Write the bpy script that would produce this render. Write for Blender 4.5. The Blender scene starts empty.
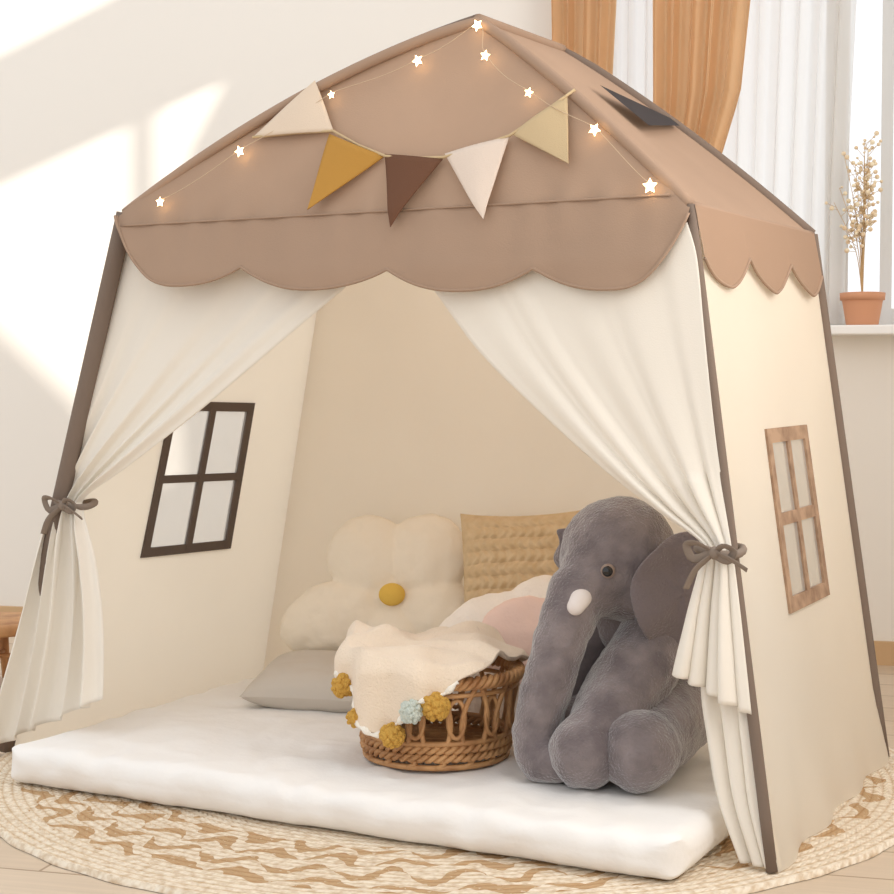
import bpy, bmesh, math, random
from mathutils import Vector, Matrix, noise, Euler
random.seed(3)
S=bpy.context.scene; COL=S.collection
V=Vector
def srgb(c):
    f=lambda x:(x/255/12.92 if x<=10 else ((x/255+.055)/1.055)**2.4)
    return (f(c[0]),f(c[1]),f(c[2]),1)
# ------------------------------------------------------------ materials
def mat(name,rgb,rough=.85,bump=0,bscale=200,sheen=0,transl=0,var=0,vscale=4,spec=.25,rgb2=None,bdist=.002,emit=0,metal=0):
    m=bpy.data.materials.new(name); m.use_nodes=True; nt=m.node_tree; N=nt.nodes; L=nt.links
    b=N['Principled BSDF']; out=N['Material Output']
    b.inputs['Base Color'].default_value=srgb(rgb); b.inputs['Roughness'].default_value=rough
    b.inputs['Specular IOR Level'].default_value=spec; b.inputs['Metallic'].default_value=metal
    if sheen: b.inputs['Sheen Weight'].default_value=sheen; b.inputs['Sheen Roughness'].default_value=.4
    tc=N.new('ShaderNodeTexCoord')
    if var or rgb2:
        n=N.new('ShaderNodeTexNoise'); n.inputs['Scale'].default_value=vscale; n.inputs['Detail'].default_value=5
        L.new(tc.outputs['Object'],n.inputs['Vector'])
        r=N.new('ShaderNodeValToRGB'); c2=rgb2 or tuple(max(0,x*(1-var)) for x in rgb)
        r.color_ramp.elements[0].color=srgb(c2); r.color_ramp.elements[1].color=srgb(rgb)
        r.color_ramp.elements[0].position=.35; r.color_ramp.elements[1].position=.62
        L.new(n.outputs['Fac'],r.inputs['Fac']); L.new(r.outputs['Color'],b.inputs['Base Color'])
    if bump:
        n=N.new('ShaderNodeTexNoise'); n.inputs['Scale'].default_value=bscale; n.inputs['Detail'].default_value=6
        L.new(tc.outputs['Object'],n.inputs['Vector'])
        bp=N.new('ShaderNodeBump'); bp.inputs['Strength'].default_value=bump; bp.inputs['Distance'].default_value=bdist
        L.new(n.outputs['Fac'],bp.inputs['Height']); L.new(bp.outputs['Normal'],b.inputs['Normal'])
    if transl:
        t=N.new('ShaderNodeBsdfTranslucent'); t.inputs['Color'].default_value=srgb(rgb)
        mx=N.new('ShaderNodeMixShader'); mx.inputs[0].default_value=transl
        L.new(b.outputs[0],mx.inputs[1]); L.new(t.outputs[0],mx.inputs[2]); L.new(mx.outputs[0],out.inputs['Surface'])
    if emit:
        b.inputs['Emission Color'].default_value=srgb(rgb); b.inputs['Emission Strength'].default_value=emit
    return m
M_roof=mat('roof_cloth',(178,150,128),.9,.25,400,transl=.14,var=.05,vscale=3)
M_roof2=mat('roof_cloth_valance_shade',(169,142,121),.9,.25,400,transl=.06)  # roof cloth darkened: shade of the angled valance put into the colour
M_roof3=mat('roof_cloth_side_darkened',(160,132,110),.9,.25,400)  # same cloth, colour darkened to offset the light falling on this side
M_wall=mat('canvas_cream',(251,243,228),.9,.25,500,transl=.50,var=.02)
M_curt=mat('curtain_cream',(245,238,226),.9,.2,500,transl=.14)
M_pole=mat('pole_sleeve',(124,108,96),.9,.3,300)
M_tie=mat('tie_cloth',(136,122,110),.9,.2,300)
M_frameL=mat('window_frame_taupe',(100,88,80),.8,.2,200)
M_matt=mat('mattress_cotton',(241,238,234),.95,.35,60,bdist=.004)
M_black=mat('mesh_black',(58,52,52),.9)
# ------------------------------------------------------------ builders
def link(name,me,m=None,parent=None,smooth=True):
    o=bpy.data.objects.new(name,me); COL.objects.link(o)
    if m is not None:
        for x in (m if isinstance(m,(list,tuple)) else [m]): me.materials.append(x)
    if smooth:
        me.polygons.foreach_set('use_smooth',[True]*len(me.polygons))
    if parent: o.parent=parent
    return o
def empty(name,loc=(0,0,0),rz=0):
    e=bpy.data.objects.new(name,None); COL.objects.link(e); e.location=loc; e.rotation_euler=(0,0,rz); e.empty_display_size=.1
    return e
def mesh(name,vs,fs,m,parent=None,smooth=True):
    me=bpy.data.meshes.new(name); me.from_pydata([tuple(v) for v in vs],[],fs); me.update()
    return link(name,me,m,parent,smooth)
def grid(name,fn,nu,nv,m,parent=None,closed_u=False,skip=None,smooth=True,thick=0):
    vs=[];fs=[]
    for j in range(nv+1):
        for i in range(nu+(0 if closed_u else 1)):
            vs.append(fn(i/nu,j/nv))
    w=nu if closed_u else nu+1
    for j in range(nv):
        for i in range(nu):
            if skip and skip((i+.5)/nu,(j+.5)/nv): continue
            i2=(i+1)%w if closed_u else i+1
            fs.append((j*w+i,j*w+i2,(j+1)*w+i2,(j+1)*w+i))
    o=mesh(name,vs,fs,m,parent,smooth)
    if thick:
        s=o.modifiers.new('thick','SOLIDIFY'); s.thickness=thick; s.offset=0
    return o
def tube_data(pts,r,ns=8,closed=False,flat=1.0):
    pts=[V(p) for p in pts]; n=len(pts)
    rr=r if isinstance(r,(list,tuple)) else [r]*n
    vs=[];fs=[]; up=None
    for i,p in enumerate(pts):
        if closed: t=(pts[(i+1)%n]-pts[i-1])
        else: t=pts[min(i+1,n-1)]-pts[max(i-1,0)]
        if t.length<1e-9: t=V((0,0,1))
        t.normalize()
        if up is None:
            up=t.orthogonal().normalized()
        else:
            up=(up-t*up.dot(t)); up=up.normalized() if up.length>1e-6 else t.orthogonal().normalized()
        sd=t.cross(up)
        for k in range(ns):
            a=2*math.pi*k/ns; vs.append(p+(up*math.cos(a)*flat+sd*math.sin(a))*rr[i])
    segs=n if closed else n-1
    for i in range(segs):
        a=i*ns;b=((i+1)%n)*ns
        for k in range(ns):
            k2=(k+1)%ns; fs.append((a+k,a+k2,b+k2,b+k))
    if not closed:
        fs.append(tuple(range(ns-1,-1,-1))); fs.append(tuple((n-1)*ns+k for k in range(ns)))
    return vs,fs
def merge(lst):
    vs=[];fs=[]
    for v,f in lst:
        o=len(vs); vs+=list(v); fs+=[tuple(i+o for i in q) for q in f]
    return vs,fs
def tube(name,pts,r,m,parent=None,ns=8,closed=False,flat=1.0):
    v,f=tube_data(pts,r,ns,closed,flat); return mesh(name,v,f,m,parent)
def tubes(name,lst,m,parent=None):
    v,f=merge(lst); return mesh(name,v,f,m,parent)
def box_data(a,b):
    x0,y0,z0=a;x1,y1,z1=b
    vs=[V((x,y,z)) for z in(z0,z1) for y in(y0,y1) for x in(x0,x1)]
    return vs,[(0,2,3,1),(4,5,7,6),(0,1,5,4),(2,6,7,3),(0,4,6,2),(1,3,7,5)]
def boxes(name,lst,m,parent=None,bevel=0):
    v,f=merge([box_data(*b) for b in lst]); o=mesh(name,v,f,m,parent,False)
    if bevel:
        b=o.modifiers.new('bev','BEVEL'); b.width=bevel; b.segments=2
    return o
def sphere_data(c,r,nu=16,nv=10,rot=None):
    if not isinstance(r,(tuple,list)): r=(r,r,r)
    c=V(c); vs=[];fs=[]
    R=Euler(rot).to_matrix() if rot else Matrix.Identity(3)
    for j in range(1,nv):
        p=math.pi*j/nv
        for i in range(nu):
            a=2*math.pi*i/nu
            vs.append(c+R@V((r[0]*math.sin(p)*math.cos(a),r[1]*math.sin(p)*math.sin(a),r[2]*math.cos(p))))
    t=len(vs); vs.append(c+R@V((0,0,r[2]))); vs.append(c-R@V((0,0,r[2])))
    for j in range(nv-2):
        for i in range(nu):
            i2=(i+1)%nu; fs.append((j*nu+i,(j+1)*nu+i,(j+1)*nu+i2,j*nu+i2))
    for i in range(nu):
        i2=(i+1)%nu; fs.append((t,i,i2)); b=(nv-2)*nu; fs.append((t+1,b+i2,b+i))
    return vs,fs
def sphere(name,c,r,m,parent=None,rot=None,nu=24,nv=16):
    v,f=sphere_data(c,r,nu,nv,rot); return mesh(name,v,f,m,parent)
def lathe(name,prof,m,parent=None,ns=40,c=(0,0,0)):
    n=len(prof)
    return grid(name,lambda u,v:V(c)+V((prof[round(v*(n-1))][0]*math.cos(2*math.pi*u),prof[round(v*(n-1))][0]*math.sin(2*math.pi*u),prof[round(v*(n-1))][1])),ns,n-1,m,parent,closed_u=True)
def chain(pts,step=.25):
    out=[]
    for (p,r),(q,s) in zip(pts[:-1],pts[1:]):
        p=V(p);q=V(q); n=max(2,int((q-p).length/(min(r,s)*step)))
        for k in range(n): out.append(sphere_data(p.lerp(q,k/n),r+(s-r)*k/n,20,12))
    out.append(sphere_data(pts[-1][0],pts[-1][1],20,12)); return out
def blob(name,parts,m,parent=None,voxel=.006,smooth=6,disp=0,dsize=.05):
    v,f=merge(parts); o=mesh(name,v,f,m,parent)
    r=o.modifiers.new('remesh','REMESH'); r.mode='VOXEL'; r.voxel_size=voxel; r.use_smooth_shade=True
    s=o.modifiers.new('smooth','SMOOTH'); s.factor=.5; s.iterations=smooth
    if disp:
        t=bpy.data.textures.new(name+'_clouds','CLOUDS'); t.noise_scale=dsize
        d=o.modifiers.new('disp','DISPLACE'); d.texture=t; d.strength=disp; d.mid_level=.5
    return o
def interp(keys,x):
    if x<=keys[0][0]: return keys[0][1]
    for a,b in zip(keys[:-1],keys[1:]):
        if x<=b[0]: return a[1]+(b[1]-a[1])*(x-a[0])/(b[0]-a[0])
    return keys[-1][1]
def poly(pts,t):          # smooth catmull-rom through 2-D/3-D points
    n=len(pts)-1; s=min(max(t,0),1)*n; i=min(int(s),n-1); f=s-i
    P=lambda k:V(pts[min(max(k,0),n)])
    a,b,c,d=P(i-1),P(i),P(i+1),P(i+2)
    return .5*((2*b)+(c-a)*f+(2*a-5*b+4*c-d)*f*f+(3*b-a-3*c+d)*f**3)
def nz(x,y,z=0,s=1): return noise.noise(V((x*s,y*s,z*s)))
# ============================================================ PLAY TENT
tent=empty('play_tent')
FLb=V((-.802,.068,0));FRb=V((.728,.001,0));BRb=V((.717,.794,0));BLb=V((-.70,.79,0))
FLe=V((-.56,.145,1.027));FRe=V((.557,.12,.983));BRe=V((.574,.78,.99));BLe=V((-.5,.76,1.0))
AF=V((.118,.27,1.342));AB=V((.108,.66,1.362))
def rimc(a,b,bul): return lambda t:a.lerp(b,t)+V((0,0,bul*4*t*(1-t)))
rFL=rimc(FLe,AF,.036);rFR=rimc(FRe,AF,.014);rBL=rimc(BLe,AB,.03);rBR=rimc(BRe,AB,.016)
def yg(z): return .12+max(z-1.0,0)*.44-(.018*min(1,max(0,(1.0-z)/.1)))
def topz(x):
    r,a=(rFL,(x-FLe.x)/(AF.x-FLe.x)) if x<AF.x else (rFR,(FRe.x-x)/(FRe.x-AF.x))
    return r(min(max(a,0),1)).z
nodes=[(-.56,1.02,'e'),(-.385,.884,'l'),(-.262,.914,'c'),(-.11,.870,'l'),(.035,.900,'c'),(.18,.860,'l'),(.305,.893,'c'),(.44,.855,'l'),(.562,.975,'e')]
def scal(x,nodes=nodes,pw=2.2):
    x=min(max(x,nodes[0][0]),nodes[-1][0])
    for a,b in zip(nodes[:-1],nodes[1:]):
        if x<=b[0]:
            lo,hi=(a,b) if a[2]=='l' else (b,a)
            d=abs(x-lo[0])/abs(hi[0]-lo[0]); p=pw if hi[2]=='c' else pw+.4
            return lo[1]+(hi[1]-lo[1])*d**p
    return nodes[-1][1]
def midz(x): return max(min(1.0,topz(x)-.004),min(scal(x),topz(x))+.0005)
def gable(u,v):
    x=-.56+(.557+.56)*u
    zt=topz(x); zs=midz(x)-.003
    z=zt+(zs-zt)*v
    y=yg(z)+.008*math.sin(v*3.14)*nz(x,z,0,4)+.003*math.sin(v*3.14)*nz(x+z*.7,z-x*.5,2,13)+.0035*math.exp(-((z-1.0)/.03)**2)*math.sin(x*70+3*nz(x,0,0,5))
    if v==0: y=yg(zt)
    return V((x,y,z))
grid('gable_panel',gable,160,40,M_roof,tent)
def valance(u,v):
    x=-.56+(.560+.56)*u
    zt=midz(x); zb=min(scal(x),zt-.001); z=zt+(zb-zt)*v
    return V((x,yg(z)-.004-.012*v+.005*v*math.sin(x*23+1)+.003*v*nz(x,z,1,16)+.0015*(1-v)*math.sin(x*85+3*nz(x,0,0,6)),z))
grid('front_valance',valance,280,14,M_roof2,tent)
tube('front_valance_piping',[valance(i/240,1) for i in range(241)],.0028,M_roof2,tent,6)
tube('gable_seam',[V((x,yg(1.0)-.006,1.0)) for x in [(-.545+1.07*i/60) for i in range(61)]],.002,M_roof2,tent,6)
for nm,a,b in(('roof_side_left',rFL,rBL),('roof_side_right',rFR,rBR)):
    def rf(u,v,a=a,b=b):
        p=a(v).lerp(b(v),u); s=math.sin(math.pi*u)*math.sin(math.pi*v)
        return p+V((0,0,-.012*s+.004*s*nz(p.x,p.y,p.z,8)))
    grid(nm,rf,40,40,M_roof,tent)
nodesR=[(.118,.90,'e'),(.235,.862,'l'),(.335,.915,'c'),(.465,.864,'l'),(.57,.918,'c'),(.69,.870,'l'),(.765,.91,'e')]
def valR(u,v):
    y=.116+.649*u; p=FRe.lerp(BRe,(y-.12)/.66); zb=scal(y,nodesR,1.45)
    return V((p.x+.009+.018*v+.003*v*math.sin(y*30),y,p.z+(zb-p.z)*v))
grid('side_valance',valR,120,10,M_roof3,tent)
tube('side_valance_piping',[valR(i/120,1) for i in range(121)],.0028,M_roof,tent,6)
def valL(u,v):
    p=FLe.lerp(BLe,u); return V((p.x-.004-.03*v,p.y,p.z-.1*v-.02*v*abs(math.sin(u*9.4))))
grid('side_valance_left',valL,60,6,M_roof2,tent)
# poles in their sleeves
def polepts(a,b,n=12): return [a.lerp(b,i/n) for i in range(n+1)]
tube('pole_front_left',polepts(FLb,FLe),.0165,M_pole,tent,12)
tube('pole_front_right',polepts(FRb,FRe),.0085,M_pole,tent,12)
tube('pole_back_right',polepts(BRb,BRe),.011,M_pole,tent,12)
tube('pole_back_left',polepts(BLb+V((-.030,.025,0)),BLe+V((-.016,.016,0))),.010,M_pole,tent,8)
M_rim=mat('rim_sleeve',(166,139,118),.9,.25,400)
for nm,l,r,rad,mm in(('rim_front',rFL,rFR,.0095,M_rim),('rim_back',rBL,rBR,.011,M_pole)):
    pts=[l(i/24) for i in range(24)]+[r(1-i/24) for i in range(25)]
    for k in (22,23,24,25,26): pts[k]=pts[k]+V((0,0,-.004*(1-abs(k-24)/3)))
    tube(nm,pts,rad,mm,tent,12)
tube('rim_front_outer_edge',[rFL(i/24)+V((-.006,.012,.004)) for i in range(25)],.009,M_pole,tent,10)
tube('ridge_pole',polepts(AF,AB),.010,M_roof,tent,12)
tube('eave_right',polepts(FRe,BRe),.007,M_roof2,tent,10)
tube('eave_left',polepts(FLe,BLe),.008,M_roof,tent,10)
tube('eave_front',polepts(FLe+V((.01,.01,-.02)),FRe+V((0,.01,-.01))),.007,M_roof2,tent,10)
# dark mesh vent on the right roof slope
nrm=(rBR(.5)-rFR(.5)).cross(AF-FRe).normalized(); 
if nrm.z<0: nrm=-nrm
def onroof(y,t): 
    u=(y-.2)/.52; a=rFR(t).lerp(rBR(t),u); return a+nrm*.008
mesh('roof_vent_mesh',[onroof(.44,.65),onroof(.70,.555),onroof(.69,.51),onroof(.42,.42)],[(0,1,2,3)],M_black,tent,False)
# cloth walls
def bil(a,b,c,d): return lambda u,v:(a.lerp(b,u)).lerp(c.lerp(d,u),v)
bw=bil(BLb,BRb,BLe,BRe)
def backwall(u,v):
    p=bw(u,v); return p+V((0,.010*math.sin(math.pi*u)*math.sin(math.pi*v)+.006*nz(u,v*.5,0,7)*math.sin(math.pi*u),0))
grid('back_cloth',backwall,60,40,M_wall,tent)
# back gable
def bgable(u,v):
    x=BLe.x+(BRe.x-BLe.x)*u
    r,a=(rBL,(x-BLe.x)/(AB.x-BLe.x)) if x<AB.x else (rBR,(BRe.x-x)/(BRe.x-AB.x))
    t=r(min(max(a,0),1)); b=BLe.lerp(BRe,u); return b.lerp(t,v)
grid('back_gable_panel',bgable,40,16,M_roof,tent)
def window_wall(name,a,b,c,d,win,mw,fm,fw,out,flare):
    u0,u1,v0,v1=win; f=bil(a,b,c,d)
    us=sorted(set([i/24 for i in range(25) if not(u0-.02<i/24<u1+.02)]+[u0+(u1-u0)*i/6 for i in range(7)]))
    vs_=sorted(set([i/30 for i in range(31) if not(v0-.015<i/30<v1+.015)]+[v0+(v1-v0)*i/6 for i in range(7)]))
    vs=[];fs=[]
    for v in vs_:
        for u in us:
            p=f(u,v); s=math.sin(math.pi*u)*math.sin(math.pi*v)
            p=p+out*(-.006*s)
            if v<.12: p=p+out*(flare*(1-v/.12)*(.6+.5*math.sin(u*22)))
            vs.append(p)
    w=len(us)
    for j in range(len(vs_)-1):
        for i in range(w-1):
            um=(us[i]+us[i+1])/2; vm=(vs_[j]+vs_[j+1])/2
            if u0<um<u1 and v0<vm<v1: continue
            fs.append((j*w+i,j*w+i+1,(j+1)*w+i+1,(j+1)*w+i))
    mesh(name+'_cloth',vs,fs,mw,tent)
    W=(f(u1,v0)-f(u0,v0)).length; H=(f(u0,v1)-f(u0,v0)).length
    du=fw/W*(u1-u0); dv=fw/H*(v1-v0); um=(u0+u1)/2; vm=(v0+v1)/2; hu=du*.42; hv=dv*.42
    rects=[(u0-du*.3,u0+du*.7,v0-dv*.3,v1+dv*.3),(u1-du*.7,u1+du*.3,v0-dv*.3,v1+dv*.3),
           (u0,u1,v0-dv*.3,v0+dv*.7),(u0,u1,v1-dv*.7,v1+dv*.3),(um-hu,um+hu,v0,v1),(u0,u1,vm-hv,vm+hv)]
    dat=[]
    for r in rects:
        pts=[]
        for off in (-.004,.004):
            for (uu,vv) in ((r[0],r[2]),(r[1],r[2]),(r[1],r[3]),(r[0],r[3])):
                s=math.sin(math.pi*uu)*math.sin(math.pi*vv); pts.append(f(uu,vv)+out*(off-.006*s))
        dat.append((pts,[(0,1,2,3),(4,5,6,7),(0,1,5,4),(1,2,6,5),(2,3,7,6),(3,0,4,7)]))
    v,fc=merge(dat); mesh(name+'_printed_frame',v,fc,fm,tent,False)
    M_pane=bpy.data.materials.get('pane_mesh') or pane()
    pts=[f(uu,vv)-out*.005 for uu,vv in((u0,v0),(u1,v0),(u1,v1),(u0,v1))]
    mesh(name+'_clear_pane',pts,[(0,1,2,3)],M_pane,tent,False)
def pane():
    m=bpy.data.materials.new('pane_mesh'); m.use_nodes=True; nt=m.node_tree; nt.nodes.clear()
    t=nt.nodes.new('ShaderNodeBsdfTransparent'); d=nt.nodes.new('ShaderNodeBsdfTranslucent'); d.inputs[0].default_value=(.85,.87,.86,1)
    df=nt.nodes.new('ShaderNodeBsdfDiffuse'); df.inputs[0].default_value=(.8,.82,.8,1)
    a=nt.nodes.new('ShaderNodeMixShader'); a.inputs[0].default_value=.5; b=nt.nodes.new('ShaderNodeMixShader'); b.inputs[0].default_value=.35
    o=nt.nodes.new('ShaderNodeOutputMaterial'); L=nt.links
    L.new(d.outputs[0],a.inputs[1]);L.new(df.outputs[0],a.inputs[2]);L.new(t.outputs[0],b.inputs[1]);L.new(a.outputs[0],b.inputs[2]);L.new(b.outputs[0],o.inputs[0])
    return m
M_frameR=mat('window_frame_wood_print',(176,146,120),.8,.2,200,rgb2=(142,114,92),vscale=30)
window_wall('left_side',FLb,BLb,FLe,BLe,(.36,.73,.352,.655),M_wall,M_frameL,.020,V((-1,0,0)),0)
window_wall('right_side',FRb,BRb,FRe,BRe,(.365,.69,.345,.635),M_wall,M_frameR,.024,V((1,0,0)),.016)
# front curtains
def yf(x,z): return .001-.0438*(x-.728)+.1134*z
def curtain(name,inn,outr,nf,amp,seed,off=0,nv=90,nu=130,fwd=0):
    def fn(u,v):
        a=poly(inn,v);b=poly(outr,v); w=(b-a).length
        uu=u**.8; p=a.lerp(b,uu)
        A=amp(v)*min(1,w/.12)*(1-.6*uu*(1 if v<.5 else .3))
        y=yf(p.x,p.y)-.010+off-fwd*max(0,v-.6)
        ph=nf*2*math.pi*(uu+.05*nz(uu*3,v*1.5,seed,1.7))+seed
        s1=math.sin(ph); s1=s1*(1-.25*s1*s1)
        y+=A*s1+A*.55*math.sin(ph*.43+seed*2+v)+A*.2*math.sin(ph*2.1+seed)
        x=p.x+A*.5*math.cos(ph)*min(1,u*12,(1-u)*12)
        return V((x,min(y,yf(p.x,p.y)+.02+off-fwd*max(0,v-.6)),p.y))
    o=grid(name,fn,nu,nv,M_curt,tent,thick=.0015); return fn
li=[(.04,.95),(-.073,.870),(-.205,.776),(-.375,.655),(-.533,.552),(-.630,.492),(-.624,.462),(-.578,.376),(-.538,.26),(-.516,.135)]
lo=[(-.565,1.0),(-.585,.94),(-.61,.84),(-.64,.72),(-.675,.6),(-.704,.492),(-.712,.46),(-.738,.34),(-.765,.2),(-.812,.004)]
curtain('curtain_left',li,lo,5,lambda v:interp([(0,.0015),(.2,.003),(.45,.009),(.6,.012),(.75,.017),(1,.020)],v),1.3,fwd=.12)
ri=[(.03,.94),(.102,.873),(.200,.763),(.316,.664),(.430,.576),(.522,.515),(.600,.468),(.598,.434),(.580,.365),(.560,.278)]
ro=[(.557,.955),(.575,.90),(.59,.80),(.605,.70),(.62,.61),(.635,.535),(.648,.468),(.655,.434),(.668,.36),(.690,.222)]
curtain('curtain_right',ri,ro,5,lambda v:interp([(0,.0015),(.25,.003),(.5,.008),(.7,.011),(.85,.014),(1,.018)],v),.4)
curtain('curtain_right_underlayer',[(.60,.44),(.604,.34),(.606,.249),(.619,.177),(.639,.091),(.676,.006)],[(.655,.44),(.67,.35),(.686,.25),(.70,.17),(.715,.09),(.738,.004)],3,lambda v:.004+.012*v,2.0,off=.014,nv=50,nu=60)
# tie bows
def bow(name,x,z,w,sgn=1,fw=0):
    y=yf(x,z)-fw; L=[]
    L.append(tube_data([(x+w*math.cos(a),y+.002+.030*math.sin(a),z+.004*math.sin(2*a)) for a in [2*math.pi*i/32 for i in range(32)]],.0065,8,True))
    L.append(sphere_data((x+.004,y-.036,z),(.010,.008,.010),14,10))
    k=(x+.004,y-.036,z)
    def rib(pts,r): return tube_data([poly([k]+pts,i/16) for i in range(17)],[r*(.55+.45*min(1,i/5)) for i in range(17)],8,False,.25)
    L.append(rib([(x-.02*sgn,y-.045,z+.014),(x-.038,y-.04,z+.010),(x-.028,y-.038,z-.010),(x,y-.038,z)],.0065))
    L.append(rib([(x+.02,y-.046,z+.012),(x+.034,y-.04,z+.004),(x+.024,y-.038,z-.01),(x,y-.038,z)],.0065))
    L.append(rib([(x+.028,y-.045,z-.006),(x+.056,y-.045,z-.022)],.0065))
    L.append(rib([(x-.022,y-.045,z-.025),(x-.038,y-.043,z-.055)],.0065))
    tubes(name,L,M_tie,tent)
bow('tie_left',-.665,.478,.042)
bow('tie_right',.628,.458,.034)
# ============================================================ BUNTING + STAR LIGHTS
bunt=empty('pennant_bunting')
M_f=[mat('felt_cream',(222,202,180),.95,.4,500),mat('felt_mustard',(184,136,64),.95,.4,500),mat('felt_brown',(108,74,55),.95,.4,500),mat('felt_cream2',(222,204,188),.95,.4,500),mat('felt_beige',(200,176,138),.95,.4,500)]
flags=[((-.291,1.154),(-.120,1.153),(-.178,1.251),0),((-.127,1.148),(-.003,1.098),(-.127,1.008),1),((-.003,1.102),(.113,1.085),(.043,.970),2),((.115,1.094),(.230,1.116),(.216,.975),3),((.234,1.120),(.322,1.180),(.352,1.060),4)]
for i,(a,b,c,k) in enumerate(flags):
    def fl(u,v,a=a,b=b,c=c,i=i):
        p=V(a).lerp(V(b),u).lerp(V(c),v); q=.012+.012*v+.008*math.sin(u*3.14)*(1-v)+.010*math.sin(u*3+v*2+i*2)*v*(1-v)
        return V((p.x,.12+(p.y-1.0)*.44-q if p.y>1.0 else .12-.018*min(1,(1-p.y)/.1)-q,p.y))
    grid('pennant_%d'%(i+1),fl,14,14,M_f[k],bunt,thick=.002)
cord=[(-.291,1.154),(-.2,1.155),(-.12,1.153),(-.06,1.122),(0,1.098),(.06,1.09),(.115,1.088),(.17,1.10),(.232,1.118),(.28,1.15),(.335,1.19)]
tube('bunting_cord',[V((x,.12+(z-1)*.44-.014,z)) for x,z in cord],.0025,M_f[4],bunt,6)
lights=empty('star_string_lights')
M_star=mat('star_glow',(255,220,165),.5,emit=8)
M_wire=mat('copper_wire',(205,180,150),.5)
stars=[(-.456,1.040,.9),(-.306,1.127,1),(-.137,1.221,.7),(.026,1.270,1),(.130,1.325,1),(.158,1.266,.9),(.255,1.190,.8),(.386,1.115,1),(.497,1.014,1.15)]
sv=[]
def star_data(x,y,z,s,rot):
    R1=.0110*s; vs=[V((x,y-.005,z)),V((x,y+.005,z))]
    for k in range(10):
        a=rot+math.pi*k/5; r=R1 if k%2==0 else R1*.5; vs.append(V((x+r*math.cos(a),y,z+r*math.sin(a))))
    fs=[]
    for k in range(10): fs+=[(0,2+k,2+(k+1)%10),(1,2+(k+1)%10,2+k)]
    return vs,fs
for x,z,s in stars: sv.append(star_data(x,.12+(z-1)*.44-.022,z,s,random.random()*1.2))
v,f=merge(sv); mesh('stars',v,f,M_star,lights,False)
wp=[V((s_[0],.12+(s_[1]-1)*.44-.016,s_[1]+.004)) for s_ in stars]
wire=[poly(wp,i/90)+V((0,-.004,-.006*abs(math.sin(i/90*8*math.pi)))) for i in range(91)]
tube('wire',wire,.0006,M_wire,lights,5)
# ============================================================ MATTRESS
def mattress():
    x0,x1,y0,y1,z0,z1=-.625,.635,-.135,.735,.001,.066; r=.03
    bm=bmesh.new(); bmesh.ops.create_cube(bm,size=1)
    for v_ in bm.verts: v_.co=V((x0+(v_.co.x+.5)*(x1-x0),y0+(v_.co.y+.5)*(y1-y0),z0+(v_.co.z+.5)*(z1-z0)))
    me=bpy.data.meshes.new('floor_mattress'); 
    bmesh.ops.subdivide_edges(bm,edges=bm.edges[:],cuts=99,use_grid_fill=True)
    for v_ in bm.verts:
        p=v_.co; q=V((min(max(p.x,x0+.05),x1-.05),min(max(p.y,y0+.05),y1-.05),p.z)); 
        d=V((p.x-q.x,p.y-q.y,0))
        if d.length>0:
            k=max(abs(d.x),abs(d.y)); p2=q+d.normalized()*k; p=p2
        c=V((min(max(p.x,x0+r),x1-r),min(max(p.y,y0+r),y1-r),min(max(p.z,z0+r),z1-r)))
        d=p-c
        if d.length>1e-6: p=c+d.normalized()*min(r,d.length)
        top=max(0,(p.z-z0)/(z1-z0))
        fr=max(0,1-(p.y-y0)/.12)
        rid=(1-abs(nz(p.x*1.2+.3*nz(p.x,p.y,5,6),p.y,8,7)))**6
        p=p+V((0,.006*nz(p.x,p.z,0,9)+.004*fr*nz(p.x,p.z,4,28),0)) + V((0,0,top*(.007*nz(p.x,p.y,3,5)+.004*nz(p.x*1.6,p.y,3,14)+.004*rid+.003*fr*math.sin(p.x*60+4*nz(p.x,0,0,6)))))
        v_.co=p
    bm.to_mesh(me); bm.free(); return link('floor_mattress',me,M_matt)
mattress()
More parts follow.
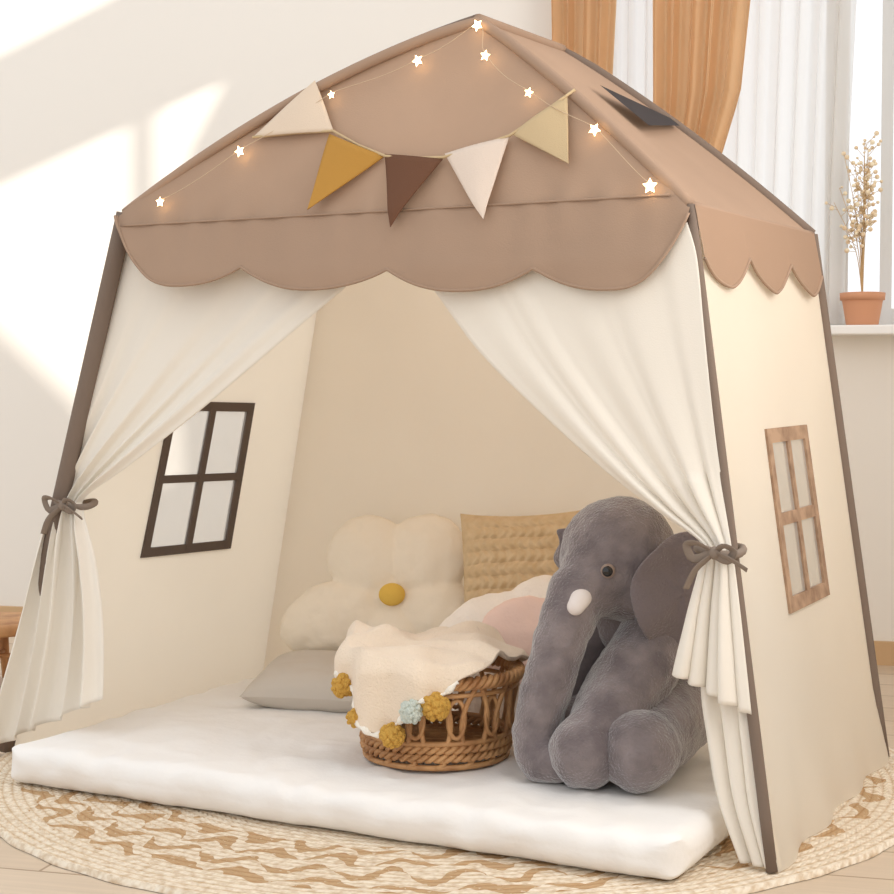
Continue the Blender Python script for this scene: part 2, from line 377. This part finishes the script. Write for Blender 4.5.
# ============================================================ RUG
def rugmat():
    m=bpy.data.materials.new('braided_jute'); m.use_nodes=True; nt=m.node_tree;N=nt.nodes;L=nt.links;b=N['Principled BSDF']
    b.inputs['Roughness'].default_value=.95; b.inputs['Specular IOR Level'].default_value=.1
    tc=N.new('ShaderNodeTexCoord'); sp=N.new('ShaderNodeSeparateXYZ'); L.new(tc.outputs['Object'],sp.inputs[0])
    def mth(op,a,b_=None,c=None):
        n=N.new('ShaderNodeMath'); n.operation=op
        for i,x in enumerate((a,b_,c)):
            if x is None: continue
            if isinstance(x,(int,float)): n.inputs[i].default_value=x
            else: L.new(x,n.inputs[i])
        return n.outputs[0]
    X,Y=sp.outputs[0],sp.outputs[1]
    r=mth('SQRT',mth('ADD',mth('MULTIPLY',X,X),mth('MULTIPLY',Y,Y))); th=mth('ARCTAN2',Y,X)
    ring=mth('MULTIPLY',r,60.0); fr=mth('FRACT',ring); 
    rp=mth('MULTIPLY',mth('ABSOLUTE',mth('SUBTRACT',fr,.5)),2.0)
    braid=mth('SINE',mth('ADD',mth('MULTIPLY',th,260.0),mth('MULTIPLY',mth('ABSOLUTE',mth('SUBTRACT',fr,.5)),12.0)))
    h=mth('ADD',mth('MULTIPLY',mth('SUBTRACT',1.0,mth('POWER',rp,2.0)),.7),mth('MULTIPLY',braid,.5))
    bp=N.new('ShaderNodeBump'); bp.inputs['Strength'].default_value=.55; bp.inputs['Distance'].default_value=.004; L.new(h,bp.inputs['Height']); L.new(bp.outputs[0],b.inputs['Normal'])
    nzn=N.new('ShaderNodeTexNoise'); nzn.inputs['Scale'].default_value=80; L.new(tc.outputs['Object'],nzn.inputs['Vector'])
    n2=N.new('ShaderNodeTexNoise'); n2.inputs['Scale'].default_value=14; L.new(tc.outputs['Object'],n2.inputs['Vector'])
    # wavy golden strokes woven in a band between two radii
    q=mth('MULTIPLY',mth('SUBTRACT',r,.57),1/.22)
    wob=mth('ADD',mth('MULTIPLY',mth('SUBTRACT',n2.outputs['Fac'],.5),.40),mth('MULTIPLY',mth('SINE',mth('MULTIPLY',th,40.0)),.07))
    qw=mth('ADD',q,wob)
    qq=mth('FRACT',mth('MULTIPLY',qw,4.0)); tri=mth('ABSOLUTE',mth('SUBTRACT',qq,.5))
    row=mth('FLOOR',mth('MULTIPLY',qw,4.0))
    cell=mth('FRACT',mth('ADD',mth('MULTIPLY',th,38/6.28318),mth('ADD',mth('MULTIPLY',qq,.6),mth('MULTIPLY',row,.43))))
    leafw=mth('MULTIPLY',mth('SUBTRACT',.36,tri),1.35)
    leaf=mth('LESS_THAN',mth('ABSOLUTE',mth('SUBTRACT',cell,.5)),leafw)
    band=mth('MULTIPLY',mth('GREATER_THAN',q,0.0),mth('LESS_THAN',q,1.0))
    lf=mth('MULTIPLY',mth('MULTIPLY',leaf,band),mth('GREATER_THAN',nzn.outputs['Fac'],.34))
    base=N.new('ShaderNodeValToRGB'); base.color_ramp.elements[0].color=srgb((214,192,164)); base.color_ramp.elements[1].color=srgb((240,227,207)); base.color_ramp.elements[0].position=.3;base.color_ramp.elements[1].position=.6
    L.new(nzn.outputs['Fac'],base.inputs[0])
    mx=N.new('ShaderNodeMix'); mx.data_type='RGBA'; mx.inputs['B'].default_value=srgb((190,154,112)); L.new(mth('MULTIPLY',lf,.9),mx.inputs['Factor']); L.new(base.outputs[0],mx.inputs['A'])
    dk=N.new('ShaderNodeMix'); dk.data_type='RGBA'; dk.blend_type='MULTIPLY'; dk.inputs['B'].default_value=srgb((232,218,200)); L.new(mth('POWER',rp,4.0),dk.inputs['Factor']); L.new(mx.outputs['Result'],dk.inputs['A'])
    L.new(dk.outputs['Result'],b.inputs['Base Color']); return m
def rugf(u,v):
    r=.864*(1-v); a=2*math.pi*u
    z=-.001-.0010*(1-abs(math.sin(r*60*math.pi)))
    if v<.003: z=-.009
    rr=r*(1+.002*math.sin(a*40)); return V((rr*math.cos(a),rr*math.sin(a),z))
rug=grid('round_jute_rug',rugf,360,200,rugmat(),closed_u=True); rug.location=(0,.4,0)
# ============================================================ ROOM (local room axes, turned against the tent)
A=math.radians(12.7); P0=V((-1.97,1.30,-.010))
def room(o): o.location=P0; o.rotation_euler=(0,0,A); return o
M_rw=mat('wall_paint',(239,234,226),.95,.05,80)
M_trim=mat('trim_paint',(245,243,240),.5)
T=.16; U0,U1=-1.6,3.2
room(boxes('wall_back',[((U0,0,0),(1.72,T,2.9)),((1.72,0,0),(3.08,T,.85)),((1.72,0,2.45),(3.08,T,2.9)),((3.08,0,0),(U1,T,2.9))],M_rw))
VR0,VR1,ZR0,ZR1=-1.12,-2.1,1.45,2.57
room(boxes('wall_right',[((U1,-4.3,0),(U1+T,VR1,2.9)),((U1,VR0,0),(U1+T,T,2.9)),((U1,VR1,0),(U1+T,VR0,ZR0)),((U1,VR1,ZR1),(U1+T,VR0,2.9))],M_rw))
wr=room(empty('window_2'))
boxes('frame',[((U1+.05,VR1,ZR0),(U1+.09,VR1+.04,ZR1)),((U1+.05,VR0-.04,ZR0),(U1+.09,VR0,ZR1)),((U1+.05,-1.415,ZR0),(U1+.09,-1.385,ZR1)),((U1+.05,-1.72,ZR0),(U1+.09,-1.69,ZR1))],M_trim,wr)
M_org=mat('curtain_ochre',(234,198,156),.9,.2,300,transl=.3,var=.04,vscale=6)
sc=room(empty('unseen_sun_drapes'))  # unseen drapes, outlined to cut the edges of the sun patch
mesh('sun_trim_drape_near',[(U1-.02,-2.15,2.62),(U1-.02,-1.78,2.62),(U1-.02,-1.61,2.17),(U1-.02,-1.46,1.79),(U1-.02,-1.36,1.4),(U1-.02,-2.15,1.4)],[(0,1,2,3,4,5)],M_org,sc,False)
mesh('sun_trim_drape_far',[(U1-.02,-1.08,2.62),(U1-.02,-1.19,2.62),(U1-.02,-1.29,2.356),(U1-.02,-1.32,2.0),(U1-.02,-1.30,1.4),(U1-.02,-1.08,1.4)],[(0,1,2,3,4,5)],M_org,sc,False)
# floor of pale oak planks
def floormat():
    m=bpy.data.materials.new('oak_planks'); m.use_nodes=True; nt=m.node_tree;N=nt.nodes;L=nt.links;b=N['Principled BSDF']
    tc=N.new('ShaderNodeTexCoord'); br=N.new('ShaderNodeTexBrick'); br.inputs['Scale'].default_value=1.0
    br.inputs['Brick Width'].default_value=1.3; br.inputs['Row Height'].default_value=.14; br.inputs['Mortar Size'].default_value=.0025
    br.inputs['Color1'].default_value=srgb((212,190,164)); br.inputs['Color2'].default_value=srgb((222,202,178)); br.inputs['Mortar'].default_value=srgb((170,144,116))
    L.new(tc.outputs['Object'],br.inputs['Vector'])
    mp=N.new('ShaderNodeMapping'); mp.inputs['Scale'].default_value=(2,40,1); n=N.new('ShaderNodeTexNoise'); n.inputs['Scale'].default_value=2; n.inputs['Detail'].default_value=8
    L.new(tc.outputs['Object'],mp.inputs[0]); L.new(mp.outputs[0],n.inputs['Vector'])
    mx=N.new('ShaderNodeMix'); mx.data_type='RGBA'; mx.blend_type='MULTIPLY'; mx.inputs['Factor'].default_value=.25
    L.new(br.outputs['Color'],mx.inputs['A']); L.new(n.outputs['Fac'],mx.inputs['B']); L.new(mx.outputs['Result'],b.inputs['Base Color'])
    b.inputs['Roughness'].default_value=.5; return m
room(boxes('floor',[((U0,-4.6,-.05),(U1+T,T,0))],floormat()))
room(boxes('baseboard_back',[((U0,-.015,0),(U1,0,.06))],mat('baseboard_wood',(206,172,132),.6,.1,60)))
# back window
w1=room(empty('window_1'))
boxes('window_sill',[((2.36,-.10,.838),(3.14,.085,.862))],M_trim,w1,.004)
M_wf=mat('window_frame_white',(218,218,216),.5)
boxes('window_frame',[((1.72,.09,.851),(1.77,.13,2.449)),((3.03,.09,.851),(3.08,.13,2.449)),((1.771,.092,.851),(3.029,.128,.91)),((1.771,.092,2.40),(3.029,.128,2.449)),((2.36,.08,.863),(2.42,.14,2.449)),((2.50,.088,.863),(2.53,.132,2.449))],M_wf,w1)
def glass():
    m=bpy.data.materials.new('window_glass'); m.use_nodes=True; nt=m.node_tree; nt.nodes.clear(); t=nt.nodes.new('ShaderNodeBsdfTransparent'); g=nt.nodes.new('ShaderNodeBsdfGlossy'); g.inputs['Roughness'].default_value=.05
    a=nt.nodes.new('ShaderNodeMixShader'); a.inputs[0].default_value=.04; o=nt.nodes.new('ShaderNodeOutputMaterial'); nt.links.new(t.outputs[0],a.inputs[1]);nt.links.new(g.outputs[0],a.inputs[2]);nt.links.new(a.outputs[0],o.inputs[0]); return m
mesh('glass_pane',[(1.77,.11,.91),(3.03,.11,.91),(3.03,.11,2.4),(1.77,.11,2.4)],[(0,1,2,3)],glass(),w1,False)
def drape(name,ul,ur,nf,amp,m,v0=-.09,ztop=2.55,zbot=.03,parent=None):
    def fn(u,v):
        z=ztop+(zbot-ztop)*v; a=interp(ul,z);b=interp(ur,z); x=a+(b-a)*u
        return V((x+.006*math.cos(nf*6.28*u),v0-amp*math.sin(nf*6.28*u+.6*nz(u*3,z*1.5))-amp*.3*math.sin(nf*15*u),z))
    return grid(name,fn,120,60,m,parent)
oc=room(empty('window_curtain'))
drape('panel',[(0,1.70),(1.0,1.68),(1.7,1.665),(2.6,1.64)],[(0,1.80),(1.2,1.81),(1.7,1.835),(2.6,1.86)],4,.022,M_org,parent=oc)
oc2=room(empty('window_curtain'))
drape('panel',[(0,1.93),(1.3,1.93),(1.7,1.927),(2.6,1.92)],[(0,2.06),(1.25,2.09),(1.45,2.15),(1.7,2.175),(2.6,2.22)],5,.026,M_org,parent=oc2)
def sheermat():
    m=bpy.data.materials.new('sheer_voile'); m.use_nodes=True; nt=m.node_tree; nt.nodes.clear(); t=nt.nodes.new('ShaderNodeBsdfTransparent'); d=nt.nodes.new('ShaderNodeBsdfTranslucent'); d.inputs[0].default_value=(.93,.91,.88,1); e=nt.nodes.new('ShaderNodeBsdfDiffuse'); e.inputs[0].default_value=(.93,.91,.88,1)
    a=nt.nodes.new('ShaderNodeMixShader'); a.inputs[0].default_value=.4; b=nt.nodes.new('ShaderNodeMixShader'); b.inputs[0].default_value=.75
    o=nt.nodes.new('ShaderNodeOutputMaterial'); L=nt.links
    L.new(d.outputs[0],a.inputs[1]);L.new(e.outputs[0],a.inputs[2]);L.new(t.outputs[0],b.inputs[1]);L.new(a.outputs[0],b.inputs[2]);L.new(b.outputs[0],o.inputs[0]); return m
sh=room(empty('sheer_curtain'))
drape('voile',[(0,1.79),(2.6,1.79)],[(0,2.40),(1.2,2.41),(1.7,2.43),(2.6,2.45)],13,.012,sheermat(),v0=.045,ztop=2.44,zbot=.87,parent=sh)
# ============================================================ POTTED DRIED FLOWERS on the sill
def roomv(u,v,z): return P0+Matrix.Rotation(A,3,'Z')@V((u,v,z))
pot=empty('potted_dried_flowers',roomv(2.458,-.035,.862),A)
M_terra=mat('terracotta',(212,156,122),.8,.1,60)
lathe('pot',[(0,0),(.038,0),(.040,.004),(.050,.062),(.050,.064),(.055,.064),(.056,.082),(.050,.083),(.048,.072),(0,.070)],M_terra,pot)
stems=[];bl=[]
for i in range(15):
    a=random.uniform(0,6.28); sp=random.uniform(.01,.085); h=random.uniform(.24,.40)
    tip=V((sp*math.cos(a)-.005,sp*.5*math.sin(a)-.01,.07+h)); mid=V((tip.x*.25,tip.y*.25,.07+h*.5))
    P=[poly([(0,0,.065),mid,tip],k/12) for k in range(13)]
    stems.append(tube_data(P,[.0014-.0008*k/12 for k in range(13)],5))
    for k in range(11):
        t=random.uniform(.45,1); b0=poly([(0,0,.065),mid,tip],t); d=V((random.uniform(-.03,.03),random.uniform(-.02,.01),random.uniform(.0,.035)))
        stems.append(tube_data([b0,b0+d*.5,b0+d],.0007,4)); bl.append(sphere_data(b0+d,random.uniform(.003,.0065),8,6))
tubes('stems',stems,mat('dry_stem',(200,168,124),.9),pot)
tubes('blossoms',bl,mat('dry_blossom',(244,232,204),.9,rgb2=(224,196,160),vscale=60),pot)
# ============================================================ wooden stool, far left
st=empty('wooden_stool',(-1.325,.60,-.010),.2)
M_wd=mat('stool_wood',(200,152,106),.55,.2,40,rgb2=(164,116,78),vscale=18)
lathe('seat',[(0,.13),(.115,.13),(.122,.136),(.122,.152),(.115,.158),(0,.158)],M_wd,st)
tubes('legs',[tube_data([(.06*math.cos(a),.06*math.sin(a),.135),(.095*math.cos(a),.095*math.sin(a),.0)],[.014,.010],10) for a in(.3,1.87,3.44,5.01)],M_wd,st)
tubes('stretchers',[tube_data([(.078*math.cos(a),.078*math.sin(a),.07),(.078*math.cos(a+3.14159),.078*math.sin(a+3.14159),.07)],.006,8) for a in(.3,1.87)],M_wd,st)
# ============================================================ CUSHIONS
def pillow(name,loc,rot,w,h,t,m,p=3.0,wr=.004,pinch=.06,tex=None,nu=48,parent=None):
    def side(s):
        def fn(u,v):
            a=2*u-1;b=2*v-1
            prof=((1-abs(a)**p)*(1-abs(b)**p))**.5
            x=a*w/2*(1-pinch*(1-b*b)*abs(a)**3); y=b*h/2*(1-pinch*(1-a*a)*abs(b)**3)
            z=s*(t/2*prof+wr*prof*nz(a*2,b*2,s*3+w*9,1.6)+wr*.5*prof*nz(a*5,b*5,2))
            if tex: z+=s*tex(a,b)*prof
            return V((x,y,z))
        return fn
    vs=[];fs=[]
    for s in(1,-1):
        o=len(vs)
        for j in range(nu+1):
            for i in range(nu+1): vs.append(side(s)(i/nu,j/nu))
        for j in range(nu):
            for i in range(nu):
                q=(o+j*(nu+1)+i,o+j*(nu+1)+i+1,o+(j+1)*(nu+1)+i+1,o+(j+1)*(nu+1)+i); fs.append(q if s>0 else q[::-1])
    ob=mesh(name,vs,fs,m,parent); ob.location=loc; ob.rotation_euler=rot; return ob
pillow('beige_pillow',(-.312,.455,.112),(math.radians(9),0,.25),.29,.22,.095,mat('pillow_beige',(202,192,179),.95,.2,300))
pillow('knitted_tan_cushion',(.035,.668,.262),(math.radians(72),-.06,.30),.28,.39,.10,mat('cushion_tan',(216,190,152),.95,.4,250,rgb2=(206,178,138),vscale=40),nu=220,
   tex=lambda a,b:.009*(abs(math.sin(b*23+.12*math.sin(a*13)))**.6-.5)+.002*math.sin(a*46+3*math.sin(b*23)))
# daisy cushion
dz=empty('daisy_cushion',(-.272,.662,.258),.30); dz.rotation_euler=(math.radians(-18),0,.34)
M_dz=mat('daisy_cream',(243,231,211),.95,.5,40,bdist=.005)
parts=[]
for a,L_,w_ in((55,.115,.092),(125,.112,.09),(200,.145,.078),(272,.105,.080),(-20,.110,.075)):
    r=math.radians(a); parts.append(sphere_data((L_*.92*math.cos(r),0,L_*.92*math.sin(r)),(L_*.84,.044,w_),24,16,(0,-r,0)))
parts.append(sphere_data((0,.0,0),(.06,.030,.06),20,12))
blob('petals',parts,M_dz,dz,.005,1,.010,.04)
sphere('flower_centre',(0,-.034,.0),(.028,.016,.024),mat('centre_yellow',(228,188,90),.95,.6,120),dz)
# white and pink plush cushion
pk=empty('pink_and_white_cushion',(.100,.455,.212),.48); pk.rotation_euler=(math.radians(-28),0,.48)
blob('white_cover',[sphere_data((-.02,.0,-.02),(.140,.045,.130),28,18,(0,-.3,0)),sphere_data((.07,.0,.06),(.085,.04,.085),24,16)],mat('plush_white',(244,233,220),.95,.6,150,bdist=.004),pk,.006,5,.014,.05)
blob('pink_face',[sphere_data((.030,-.036,.0),(.100,.026,.090),24,16)],mat('plush_pink',(236,206,192),.95,.6,150),pk,.006,4,.008,.04)
# ============================================================ PLUSH ELEPHANT (faces local -Y / -X)
el=empty('plush_elephant',(.351,.270,.068),.48)
M_el=mat('plush_grey',(138,127,126),.95,.9,220,sheen=.9,rgb2=(110,100,101),vscale=22,bdist=.004)
M_ear=mat('plush_grey_dark',(120,109,109),.95,.8,220,sheen=.6,bdist=.004)
E=[]
E.append(sphere_data((.094,.045,.138),(.096,.11,.138),28,18))
E.append(sphere_data((.080,.005,.235),(.088,.085,.085),24,16))
blob('torso',E,M_el,el,.0055,8,.012,.05)
H=[sphere_data((.026,-.040,.348),(.100,.096,.104),28,18,(0,.35,0)),sphere_data((-.018,-.086,.318),(.062,.058,.066),24,16,(0,.3,0)),sphere_data((.052,-.048,.305),(.080,.080,.066),24,16)]
tp=[(-.048,-.106,.298),(-.070,-.128,.245),(-.090,-.140,.185),(-.106,-.144,.125),(-.118,-.148,.075),(-.114,-.164,.042),(-.090,-.178,.038)]
for i in range(43):
    t=i/42; r_=interp([(0,.050),(.2,.044),(.6,.040),(1,.034)],t)*(1+.03*math.sin(i*1.4)*min(1,t*3))
    H.append(sphere_data(tuple(poly(tp,t)),r_,20,12))
blob('head_and_trunk',H,M_el,el,.005,5,.009,.045)
blob('front_leg_right',chain([((.092,-.050,.225),.062),((.056,-.102,.175),.068),((.006,-.154,.115),.062),((-.030,-.186,.066),.058),((-.042,-.198,.060),.060)]),M_el,el,.0055,6,.012,.045)
blob('hind_leg_right',chain([((.125,-.0,.09),.082),((.095,-.09,.082),.072),((.05,-.185,.060),.060),((.040,-.214,.062),.064)]),M_el,el,.0055,6,.012,.045)
blob('front_leg_left',chain([((-.01,.03,.2),.052),((-.065,.0,.10),.048),((-.085,-.02,.055),.045)]),M_el,el,.0055,6)
blob('hind_leg_left',chain([((.04,.05,.08),.07),((-.04,-.03,.062),.058),((-.07,-.07,.054),.054)]),M_el,el,.0055,6)
def ear(name,c,rx,rz,rot,m,sgn=1):
    R=Euler(rot).to_matrix(); c=V(c)
    def fn(u,v):
        a=2*math.pi*u
        rr=math.sin(math.pi*v); k=math.cos(math.pi*v)
        shp=1+.10*math.sin(a*2+.5)+.05*math.sin(3*a)
        x=rx*rr*math.cos(a)*shp; z=rz*rr*math.sin(a)*shp
        y=.014*k-1.6*(x*x)*sgn+.025*(z/rz)**2+.006*math.sin(a*5)*rr-.030*math.exp(-((z/rz-.85)/.3)**2)+.006*nz(x,z,3,22)
        return c+R@V((x,y,z))
    return grid(name,fn,64,32,m,el,closed_u=True)
ear('ear_right',(.116,-.132,.302),.082,.102,(0,-.25,.18),M_ear)
ear('ear_left',(-.056,.02,.345),.030,.058,(0,.35,-1.1),M_ear)
M_eye=mat('eye_black',(20,16,16),.15,spec=.6); M_iris=mat('eye_brown',(150,130,118),.3)
sphere('eye_ring',(-.002,-.1395,.338),(.012,.008,.012),M_iris,el); sphere('eye',(-.003,-.144,.338),(.0088,.006,.0088),M_eye,el)
M_tusk=mat('tusk_white',(226,216,210),.9,.4,150)
t_,f_=merge(chain([((-.036,-.134,.301),.014),((-.048,-.155,.294),.0165),((-.056,-.166,.284),.014)])); mesh('tusk_right',t_,f_,M_tusk,el)
# ============================================================ RATTAN BASKET + THROW
bk=empty('rattan_basket',(.09,.165,.068),.48)
M_rat=mat('rattan',(202,154,104),.5,.3,120,rgb2=(162,114,72),vscale=25,spec=.4)
def rr_(z): return .122+.022*(z/.155)**1.5
def ringp(z,r=None,n=64,wob=0,ph=0,k=0): 
    r0=r or rr_(z); return [V(((r0+wob*math.cos(k*a+ph))*math.cos(a),(r0+wob*math.cos(k*a+ph))*math.sin(a),z+wob*math.sin(k*a+ph))) for a in [2*math.pi*i/n for i in range(n)]]
W=[]
for z in(.022,.036): 
    for ph in(0,math.pi): W.append(tube_data(ringp(z,n=160,wob=.0045,ph=ph+z*200,k=26),.0045,6,True))
W.append(tube_data(ringp(.006),.005,8,True)); W.append(tube_data(ringp(.046),.005,8,True)); W.append(tube_data(ringp(.128),.004,8,True))
for i in range(16):      # short cane feet between the floor ring and the woven base
    a=2*math.pi*i/16; W.append(tube_data([V((.123*math.cos(a+.12*math.sin(t)),.123*math.sin(a+.12*math.sin(t)),.006+.014*t/math.pi)) for t in [math.pi*k/6 for k in range(7)]],.0045,6))
for ph in(0,2.09,4.19): W.append(tube_data(ringp(.148,n=180,wob=.007,ph=ph,k=22),.0055,6,True))
W.append(tube_data(ringp(.148),.007,8,True))
NS=12
for i in range(NS):
    a=2*math.pi*i/NS
    for s in(-1,1):
        W.append(tube_data([V((rr_(z)*math.cos(a+s*.19*math.sin(math.pi*z/.15)),rr_(z)*math.sin(a+s*.19*math.sin(math.pi*z/.15)),z)) for z in [.04+.105*k/10 for k in range(11)]],.0046,6))
    b=a+math.pi/NS
    W.append(tube_data([V((rr_(.09)*math.cos(b+.11*math.cos(t)),rr_(.09)*math.sin(b+.11*math.cos(t)),.088+.032*math.sin(t))) for t in [2*math.pi*k/16 for k in range(16)]],.004,6,True))
for k in range(-5,6):
    x=k*.022; hy=math.sqrt(max(0,.118**2-x*x)); W.append(tube_data([V((x,-hy,.022)),V((x,hy,.022))],.004,6)); W.append(tube_data([V((-hy,x,.026)),V((hy,x,.026))],.004,6))
tubes('woven_cane',W,M_rat,bk)
th=empty('pompom_throw_blanket',(.09,.165,.068),.48)
M_th=mat('throw_fleece',(238,220,198),.98,.9,260,bdist=.003,sheen=.3)
def drapef(a,b):
    r=math.hypot(a,b); t=math.atan2(b,a); R0=.130
    fold=math.exp(-((a*.6+b+.03)/.022)**2)*.014+math.exp(-((a*.5-b+.06)/.02)**2)*.010
    h=.184+.024*nz(a,b,0,9)+.014*nz(a,b,4,17)+fold+.012*math.cos(r*12)+.10*max(0,-a)
    if r<R0: return V((a,b,h))
    k=r-R0; rr=R0+.034*math.sin(min(1,k/.05)*math.pi/2)+.008*math.sin(t*10)*min(1,k/.05)
    return V((rr*math.cos(t),rr*math.sin(t),h-max(0,k-.018)*.95))
def thf(u,v):
    a0=2*math.pi*u; d=lambda c,w:math.exp(-((math.atan2(math.sin(a0-c),math.cos(a0-c)))/w)**2)
    ext=.157+.104*d(math.radians(232),.70)+.03*d(math.radians(165),.5)-.018*d(math.radians(-40),.6)+.006*math.sin(a0*5)
    r=ext*v; return drapef(r*math.cos(a0),r*math.sin(a0))
grid('fleece',thf,220,100,M_th,th,closed_u=True,thick=.007)
M_pom=mat('pom_mustard',(220,172,84),.98,1,300,bdist=.006); M_pom2=mat('pom_mint',(216,224,214),.98,1,300,bdist=.006); M_pom3=mat('trim_cream',(246,240,228),.98,1,300)
edge=[thf(i/240,1) for i in range(240)]
tr=[edge[i]+V((0,-.004,-.004*abs(math.sin(i*.5)))) for i in range(112,190)]
tube('scalloped_trim',tr,[.0045+.002*math.sin(i*1.3) for i in range(len(tr))],M_pom3,th,6)
def pom(name,c,r,m):
    P=[sphere_data(c,r*.82,14,10)]
    for k in range(60):
        d=V((random.gauss(0,1),random.gauss(0,1),random.gauss(0,1))).normalized(); P.append(sphere_data(V(c)+d*r*.78,r*.24,6,5))
    tubes(name,P,m,th)
for n_,(i,r,m_) in enumerate(((132,.022,M_pom),(144,.017,M_pom),(162,.022,M_pom),(171,.021,M_pom2),(180,.025,M_pom))):
    pom('pompom_%d'%(n_+1),edge[i]+V((0,-.008,-.012)),r,m_)
# ============================================================ LIGHT
w=bpy.data.worlds.new('daylight'); S.world=w; w.use_nodes=True
w.node_tree.nodes['Background'].inputs[0].default_value=(.965,.975,.99,1); w.node_tree.nodes['Background'].inputs[1].default_value=1.14
Rr=Matrix.Rotation(A,3,'Z')
def lamp(name,kind,loc,direction,energy,color,size=None,sy=None):
    l=bpy.data.lights.new(name,kind); l.energy=energy; l.color=color
    if kind=='AREA': l.shape='RECTANGLE'; l.size=size; l.size_y=sy or size
    o=bpy.data.objects.new(name,l); COL.objects.link(o); o.location=loc; o.rotation_euler=V(direction).to_track_quat('-Z','Y').to_euler(); return o
sun=lamp('sun','SUN',(2,0,4),Rr@V((-2,1,-.768)),7.0,(1,.94,.85)); sun.data.angle=math.radians(.9)
lamp('window_daylight','AREA',roomv(3.12,-1.9,1.3),Rr@V((-1,.12,-.15)),17,(1,.98,.96),1.3,1.1)
# unseen warm fill light, added to brighten the tent interior
tl=lamp('tent_fill_light','POINT',(.05,.42,1.10),(0,0,-1),3.2,(1,.93,.82)); tl.data.shadow_soft_size=.12
# ============================================================ CAMERA
cd=bpy.data.cameras.new('camera'); cam=bpy.data.objects.new('camera',cd); COL.objects.link(cam)
cd.sensor_width=36; cd.lens=36*1592/894; cd.clip_start=.02
cam.location=(1.364,-2.242,.711); cam.rotation_euler=(math.pi/2-.041,0,.48)
S.camera=cam
S.view_settings.view_transform='Standard'
# turn everything so the room walls are square to the world axes
G=Matrix.Rotation(-A,4,'Z')
for o in list(COL.objects):
    if o.parent is None: o.matrix_basis=G@o.matrix_basis
